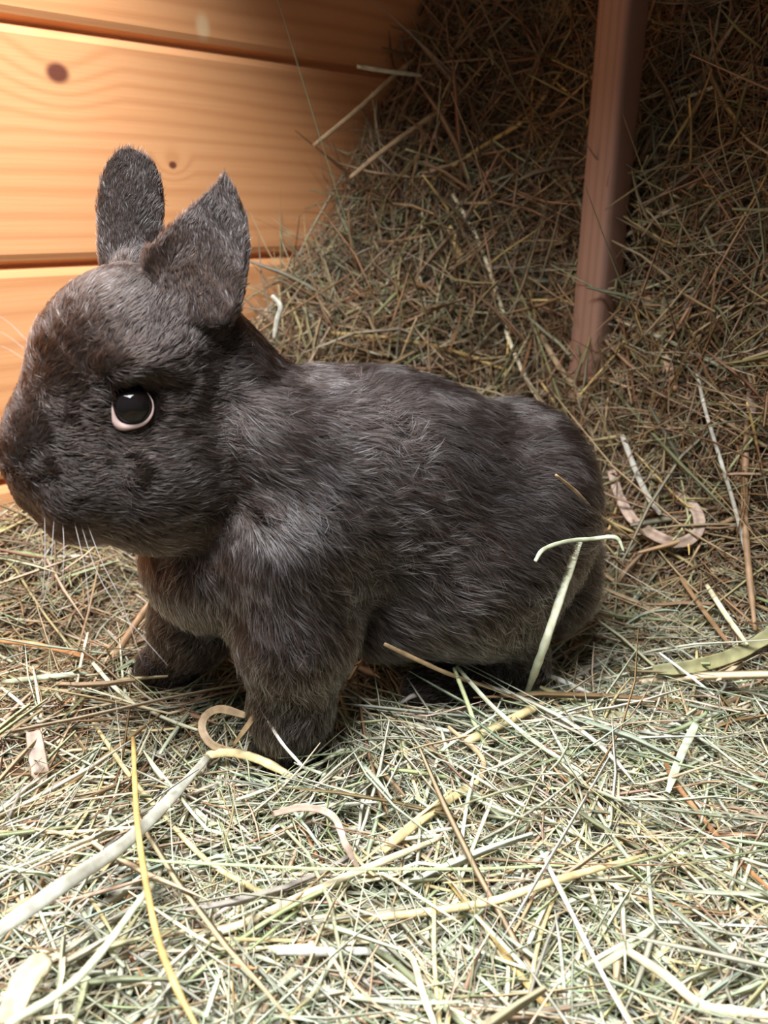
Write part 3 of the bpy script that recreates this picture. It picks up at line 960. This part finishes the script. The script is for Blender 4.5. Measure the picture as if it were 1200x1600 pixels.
def stalk(pix, wpx, c, label, lift=0.004, name='hay_stalk', flat=0.55, cat='hay stalk', lat=None, fold=0.0, taper=(0.8, 0.55), face=None, group=None, depth=None):
    n = len(pix)
    lifts = lift if isinstance(lift, (list, tuple)) else [lift] * n
    if depth is not None: P = [at_depth(u, v, d) for (u, v), d in zip(pix, depth)]
    elif lat is not None: P = [Q(u, v, l)[0] for (u, v), l in zip(pix, lat if isinstance(lat, (list, tuple)) else [lat] * n)]
    else: P = [on_hay(u, v, l) for (u, v), l in zip(pix, lifts)]
    P = np.array(P)
    if n > 2 and lat is None and depth is None:
        # even out bumps of the surface so the stalk stays stiff: relax distance from the camera only
        dd = (P - CAM) @ FW
        for _ in range(2):
            dd[1:-1] = np.minimum(dd[1:-1], 0.5 * dd[1:-1] + 0.25 * (dd[:-2] + dd[2:]))
        P = np.array([at_depth(u, v, d) for (u, v), d in zip(pix, dd)])
    m = max(14, 8 * (n - 1) + 1)
    q = catmull(P, m)
    dep = ((q - CAM) @ FW).mean()
    r = 0.5 * wpx * dep / FPX
    s_ = np.linspace(0, 1, m)
    rad = r * np.interp(s_, [0, 0.12, 0.8, 1], [taper[0], 1, 1, taper[1]])
    o0 = q.mean(0)
    fc = np.asarray(face, float) if face is not None else norm(CAM - o0)
    o = link(name, tube_mesh(name, q - o0, rad, flat=flat, nside=10, facing=fc, fold=fold, jitter=True), stalk_mat(c))
    o.location = o0
    tag(o, label, cat, group)
    return o
def dh(u, v, lift):
    return (on_hay(u, v, lift) - CAM) @ FW
if HAY:
    LEAF = dict(name='hay_leaf', flat=0.14, fold=0.18, cat='dry leaf')
    stalk([(-15, 1462), (110, 1375), (215, 1300), (326, 1182)], 22, 'grey', 'broad flat grey-green stem rising towards the front paw', [0.030, 0.028, 0.022, 0.012], flat=0.3)
    stalk([(322, 1180), (360, 1176), (405, 1187), (458, 1214)], 14, 'straw', 'short flattened yellow stem bent down in front of the paw', [0.012, 0.011, 0.008, 0.003], flat=0.3)
    stalk([(208, 1152), (215, 1290), (240, 1440), (270, 1530), (310, 1610)], 10, 'gold', 'long golden yellow stem crossing over the broad flat grey-green stem', [0.020, 0.030, 0.030, 0.028, 0.026])
    stalk([(143, 1125), (205, 1215), (265, 1285), (330, 1350), (420, 1400), (480, 1430)], 8, 'straw', 'curved thin straw stem running under the golden yellow stem', 0.008)
    stalk([(235, 1452), (345, 1455), (470, 1400), (600, 1345), (690, 1308)], 11, 'cream', 'long cream stem lying slantwise below the front paw', [0.004, 0.007, 0.010, 0.010, 0.006])
    stalk([(480, 1436), (600, 1432), (760, 1410), (860, 1378), (1010, 1336)], 12, 'straw', 'longest straw stem bowed gently upward across the open bedding', [0.008, 0.010, 0.012, 0.012, 0.008])
    stalk([(845, 1330), (880, 1400), (935, 1510), (990, 1612)], 7, 'white', 'thin white stem crossing over the longest straw stem', [0.014, 0.018, 0.016, 0.014])
    stalk([(432, 1486), (530, 1487), (628, 1483)], 13, 'white', 'short thick bright white stem lying level on the bedding', 0.010)
    stalk([(622, 1480), (645, 1500), (660, 1550), (682, 1610)], 10, 'cream', 'pale bent stem starting at the tip of the thick white stem', 0.010)
    stalk([(932, 1514), (975, 1485), (1022, 1448)], 12, 'pale', 'short pale green stem touching the thin white stem', 0.010)
    stalk([(1022, 1448), (1016, 1400), (1012, 1340)], 6, 'sage', 'very thin sage green stem hanging off the end of the longest straw stem', 0.010)
    stalk([(1040, 1190), (1050, 1215), (1095, 1275), (1150, 1340), (1205, 1392)], 8, 'rust', 'rust brown slender stem lying on green bedding', 0.008)
    stalk([(905, 846), (880, 920), (850, 1010), (820, 1092)], 13, 'pale', 'stout pale green stem leaning against the rump of the rabbit', depth=[Q(905, 846, 0.046)[1], Q(880, 920, 0.048)[1], Q(850, 1010, 0.048)[1] * 0.99, dh(820, 1092, 0.005)])
    stalk([(836, 877), (850, 858), (885, 846), (925, 842), (962, 840), (975, 862)], 6.5, 'sage', 'thin hooked stem resting over the top of the stout leaning stem', depth=[Q(836, 877, 0.058)[1], Q(850, 858, 0.057)[1], Q(885, 846, 0.053)[1]] + [Q(905, 846, 0.049)[1]] * 3)
    stalk([(868, 742), (900, 768), (930, 800), (960, 822), (1000, 850)], 5, 'tan', 'hair-thin tan stem curling off the rump of the rabbit', lat=[0.047, 0.044, 0.040, 0.038, 0.036])
    stalk([(955, 735), (972, 785), (1000, 822), (1055, 848), (1090, 832), (1088, 798), (1060, 778), (1015, 762), (975, 735)], 17, 'pink', 'papery pinkish leaf curled into a loop behind the rump', [0.02, 0.022, 0.024, 0.024, 0.020, 0.014, 0.012, 0.010, 0.006], **LEAF)
    stalk([(972, 680), (993, 735), (1012, 775), (1032, 804)], 9, 'grey', 'short straight pale stem standing in the loop of the curled leaf', [0.03, 0.03, 0.03, 0.03])
    stalk([(398, 1042), (416, 1070), (405, 1105), (393, 1125), (364, 1165)], 9, 'tan', 'bent tan leaf standing up against the front leg', depth=[0.290, 0.289, 0.289, 0.290, 0.292], **LEAF)
    stalk([(384, 1118), (345, 1108), (322, 1118), (316, 1140), (332, 1164), (362, 1172)], 13, 'tan', 'broad tan leaf curled in a ring beside the front leg', depth=[0.300, 0.302, 0.301, 0.298, 0.296, 0.297], **LEAF)
    stalk([(52, 1143), (58, 1180), (66, 1225)], 26, 'pink', 'wide faded pinkish leaf scrap upright in the bedding under the chin', [0.02, 0.014, 0.006], **LEAF)
    stalk([(827, 487), (873, 572), (926, 640)], 9, 'tan', 'dull tan stem slanting past the foot of the wooden post', 0.012)
    stalk([(700, 352), (712, 385), (720, 418)], 13, 'gold', 'short yellow leaf piece caught in the hay bank', 0.016, **LEAF)
    stalk([(512, 519), (646, 534), (720, 552), (788, 577)], 6, 'gold', 'thin yellow stem lying along just above the back of the rabbit', 0.014)
    stalk([(1215, 985), (1150, 1022), (1080, 1042), (1020, 1046)], 22, 'olive', 'broad dark olive leaf lying along the foot of the hay bank', 0.012, **LEAF)
    stalk([(1088, 1130), (1064, 1180), (1043, 1238)], 13, 'sage', 'wide grey-green leaf blade hanging over the brown stems', 0.014, **LEAF)
    stalk([(1030, 1020), (1070, 1050), (1116, 1086)], 4, 'white', 'hair-thin bright white stem beside the broad olive leaf', 0.014)
    stalk([(713, 1041), (769, 1103), (837, 1160), (920, 1214)], 7, 'pale', 'long pale green stem slanting down from the hind foot', [0.024, 0.016, 0.010, 0.006])
    stalk([(709, 1043), (730, 1097), (747, 1143), (770, 1180)], 7, 'green', 'short olive green stem hanging from the same bend as the long pale stem', [0.024, 0.016, 0.010, 0.004])
    stalk([(798, 1046), (860, 1057), (930, 1088)], 8, 'white', 'short white stem behind the stout leaning stem', depth=[dh(798, 1046, 0.014), dh(860, 1057, 0.008), dh(930, 1088, 0.006)])
    stalk([(600, 1006), (650, 1030), (707, 1055), (790, 1083)], 7, 'tan', 'tan stem lying across the hind foot of the rabbit', lat=[0.034, 0.036, 0.037, 0.037])
    stalk([(730, 1158), (790, 1128), (852, 1098)], 13, 'straw', 'thick straw stem lying below the hind foot', 0.008)
    stalk([(598, 1330), (675, 1268), (752, 1217)], 13, 'straw', 'thick yellowish stem slanting up between the front paw and hind foot', 0.008)
    stalk([(752, 1217), (752, 1182), (700, 1135)], 8, 'tan', 'brown folded stem joined to the upper end of the thick yellowish stem', 0.008)
    stalk([(10, 1602), (125, 1525), (220, 1405), (252, 1362)], 12, 'pale', 'pale yellow-green stem passing beneath the golden yellow stem', [0.024, 0.022, 0.016, 0.01])
    stalk([(10, 1605), (38, 1535), (75, 1495)], 40, 'cream', 'very broad pale straw leaf poking up from the bedding', [0.012, 0.016, 0.014], **LEAF)
    stalk([(700, 1375), (765, 1455), (810, 1520), (880, 1605)], 10, 'gold', 'ochre brown stem passing under the longest straw stem', 0.007)
    stalk([(425, 1272), (475, 1262), (520, 1275), (540, 1320), (562, 1362)], 11, 'pink', 'pinkish leaf arched like a hook in front of the paw', [0.008, 0.014, 0.016, 0.012, 0.004], **LEAF)
    stalk([(980, 1485), (1040, 1525), (1095, 1570), (1150, 1580), (1215, 1588)], 15, 'cream', 'wide cream stem with a bend, lying beside the short pale green stem', 0.012, flat=0.35)
    stalk([(1089, 583), (1102, 640), (1120, 700), (1150, 800), (1180, 930)], 6, 'grey', 'long thin greyish stem standing upright against the hay bank', [0.02, 0.024, 0.026, 0.024, 0.012])
    stalk([(1168, 650), (1163, 780), (1168, 870), (1180, 985)], 10, 'brown', 'thick brown stem standing upright against the hay bank', [0.014, 0.02, 0.02, 0.01])
    stalk([(1007, 443), (1020, 500), (1040, 560), (1056, 610)], 10, 'rust', 'orange-brown leaf hanging down the hay bank beside the post', 0.014, **LEAF)
    stalk([(1038, 450), (1036, 510), (1034, 570)], 9, 'olive', 'olive stem standing next to the orange-brown hanging leaf', 0.016)
    stalk([(964, 499), (1060, 540), (1135, 578)], 6, 'sage', 'thin sage stem lying across the orange-brown hanging leaf', 0.020)
    stalk([(1045, 162), (1110, 138), (1176, 112)], 6, 'cream', 'pale thin stem caught high on the hay bank', 0.016)
    stalk([(1172, 612), (1176, 652)], 13, 'pink', 'short stubby pale pink stem end on the hay bank', 0.022, flat=0.4)
    stalk([(558, 104), (610, 112), (660, 118)], 6, 'pale', 'thin pale stem sticking out of the hay bank along the plank joint', depth=[0.475, 0.480, 0.490])
    stalk([(490, 228), (560, 170), (612, 122), (648, 92)], 7, 'tan', 'long tan stem leaning out of the hay bank across a wall plank', depth=[0.470, 0.475, 0.482, 0.490])
    stalk([(547, 278), (590, 242), (640, 205), (700, 165)], 7, 'tan', 'tan stem sticking out of the hay bank over the dark corner', depth=[0.475, 0.478, 0.482, 0.488])
    stalk([(675, 280), (760, 225), (827, 181), (887, 97)], 6, 'gold', 'long golden stem bent upward on the hay bank beside the post', 0.016)
    stalk([(1063, 902), (1100, 955), (1145, 1014)], 7, 'brown', 'brown stem leaning at the foot of the hay bank', 0.012)
    stalk([(1104, 914), (1135, 962), (1168, 1008)], 8, 'cream', 'pale cut stem leaning beside a brown one at the foot of the bank', 0.014)
    stalk([(425, 462), (438, 478), (433, 500), (428, 530)], 8, 'grey', 'pale curled wisp standing up behind the neck of the rabbit', depth=[0.45, 0.448, 0.45, 0.452])
    stalk([(172, 1038), (205, 985), (242, 932)], 11, 'brown', 'brown stem leaning upright under the chin of the rabbit', depth=[0.345, 0.350, 0.356])
    stalk([(-10, 1000), (60, 1008), (150, 1030)], 8, 'rust', 'reddish brown stem lying flat below the muzzle', 0.010)
    stalk([(5, 1066), (70, 1058), (142, 1051)], 8, 'sage', 'greyish green stem lying below the reddish brown stem', 0.008)
    stalk([(145, 1036), (175, 1070), (210, 1100)], 7, 'pale', 'short pale green stem slanting below the far paw', 0.014)
    stalk([(410, 1110), (440, 1160), (480, 1205)], 5, 'white', 'fine white blade standing before the front paw', depth=[0.286, 0.284, 0.284])
    # seed head stem on the bank
    sh = stalk([(707, 303), (751, 385), (786, 490), (795, 530), (827, 600), (875, 668)], 7, 'cream', 'long pale grass stem with a bristly seed head slanting behind the rabbit', [0.016, 0.020, 0.022, 0.022, 0.020, 0.016])
    pp = catmull([on_hay(u, v, 0.021) for u, v in ((730, 345), (751, 385), (786, 490), (795, 530), (810, 570))], 40) - np.array(sh.location)
    vs_, fs = [], []
    for i in range(1, 39):
        T_ = norm(pp[i + 1] - pp[i - 1])
        for k in range(2):
            a = norm(np.cross(T_, norm(rng.normal(0, 1, 3)))); d = norm(-T_ * 0.9 + a * 0.55); b = np.cross(d, a)
            p0 = pp[i]; L_ = 0.0055
            bi = len(vs_)
            vs_ += [p0, p0 + d * L_ * .5 + a * .0007, p0 + d * L_ * .5 - a * .0005 + b * .0006, p0 + d * L_ * .5 - a * .0005 - b * .0006, p0 + d * L_]
            fs += [(bi, bi + 1, bi + 2), (bi, bi + 2, bi + 3), (bi, bi + 3, bi + 1), (bi + 4, bi + 2, bi + 1), (bi + 4, bi + 3, bi + 2), (bi + 4, bi + 1, bi + 3)]
    tag(link('seed_head', mesh_from('seed_head', vs_, fs, False), stalk_mat('straw'), sh), kind='stuff')

    # many more loose stalks that only their place tells apart
    WORD = dict(straw='straw-yellow', cream='cream', sage='sage green', pale='pale green', tan='tan', rust='rusty', pink='pinkish', brown='dark brown', gold='golden', olive='olive', green='green')
    MARKS = dict(bed={k: on_hay(*v) for k, v in {'just in front of the front paw': (430, 1230), 'below the hind foot': (720, 1150), 'under the muzzle': (90, 1080), 'beside the golden yellow stem': (220, 1330),
                      'around the thick bright white stem': (540, 1490), 'under the longest straw stem': (800, 1400), 'near the rust brown slender stem': (1100, 1290), 'beside the broad olive leaf': (1080, 1080),
                      'by the very broad pale leaf': (80, 1520), 'around the bent wide cream stem': (1080, 1550)}.items()},
                 bank={k: on_hay(*v) for k, v in {'beside the top of the post': (860, 80), 'in the corner by the left wall': (640, 150), 'by the seed head stem': (740, 380), 'at the foot of the post': (890, 560),
                      'high up past the post': (1100, 120), 'by the hanging orange-brown leaf': (1080, 470), 'above the curled papery leaf': (1040, 690), 'behind the neck of the rabbit': (520, 500)}.items()})
    def scatter(count, box, where, verb, cols, w, ln, lift, tilt):
        protos = []
        for c in cols:
            for v in range(2):
                L_ = ln * (0.75 + 0.6 * v)
                xs_ = np.linspace(-0.5, 0.5, 12) * L_
                b = rng.normal(0, 0.12); kk = (0.03, 0.75)[v] * rng.choice([-1, 1])
                pts = np.stack([xs_, b * xs_ ** 2 / L_ + kk * np.maximum(xs_ - 0.15 * L_, 0), 0.15 * xs_ ** 2 / L_], 1)
                me = tube_mesh('hay_stalk', pts, w * 0.5 * np.interp(np.linspace(0, 1, 12), [0, .1, .8, 1], [.7, 1, .9, .3]), flat=0.5, nside=6, jitter=True)
                me.materials.append(stalk_mat(c)); protos.append((me, ('short straight', 'long kinked')[v], WORD[c]))
        made = 0; tries = 0
        while made < count and tries < count * 30:
            tries += 1
            u = rng.uniform(box[0], box[1]); v = rng.uniform(box[2], box[3])
            p = on_hay(u, v, lift)
            if abs(p[2] - hay_h(p[0], p[1]) - lift) > 0.01: continue
            e = 0.01
            nx = np.array([-(hay_h(p[0] + e, p[1]) - hay_h(p[0] - e, p[1])) / (2 * e), -(hay_h(p[0], p[1] + e) - hay_h(p[0], p[1] - e)) / (2 * e), 1.0]); nx = norm(nx)
            a = rng.uniform(0, 2 * math.pi)
            t1 = norm(np.cross(nx, [0, 1, 0.1])); t2 = np.cross(nx, t1)
            tl = rng.normal(0, tilt)
            X = (t1 * math.cos(a) + t2 * math.sin(a)) * math.cos(tl) + nx * math.sin(tl)
            Y = norm(np.cross(nx, X)); Zz = np.cross(X, Y)
            ends = np.array([p + X * k * ln * 0.6 for k in np.linspace(-1, 1, 9)])
            if (sdf(ends) < 0.004).any(): continue
            q1, q2 = d1d2(ends[:, 0], ends[:, 1])
            if (q1 < 0.004).any() or (q2 < 0.004).any(): continue
            me, look, hue = protos[rng.integers(len(protos))]
            o = bpy.data.objects.new('hay_stalk', me)
            M = Matrix.Identity(4)
            for r in range(3):
                M[r][0] = X[r]; M[r][1] = Y[r]; M[r][2] = Zz[r]; M[r][3] = p[r]
            o.matrix_world = M
            col.objects.link(o)
            near = min(MARKS[where], key=lambda k: np.linalg.norm(MARKS[where][k] - p))
            o_label = f'{look} {hue} stalk {verb} {near}'
            tag(o, o_label, 'hay stalk', f'{look} {hue} stalks {near}')
            made += 1
    scatter(75, (0, 1200, 1060, 1600), 'bed', 'lying on the bedding', ['straw', 'cream'], 0.0013, 0.055, 0.005, 0.10)
    scatter(75, (0, 1200, 1060, 1600), 'bed', 'lying on the bedding', ['sage', 'pale', 'pale'], 0.0015, 0.050, 0.005, 0.10)
    scatter(30, (0, 1200, 1080, 1600), 'bed', 'lying on the bedding', ['tan', 'rust', 'pink'], 0.0012, 0.040, 0.005, 0.10)
    scatter(80, (480, 1200, 0, 850), 'bank', 'in the hay bank', ['tan', 'brown', 'gold'], 0.0013, 0.060, 0.010, 0.30)
    scatter(30, (480, 1200, 100, 900), 'bank', 'in the hay bank', ['olive', 'green'], 0.0013, 0.055, 0.010, 0.30)
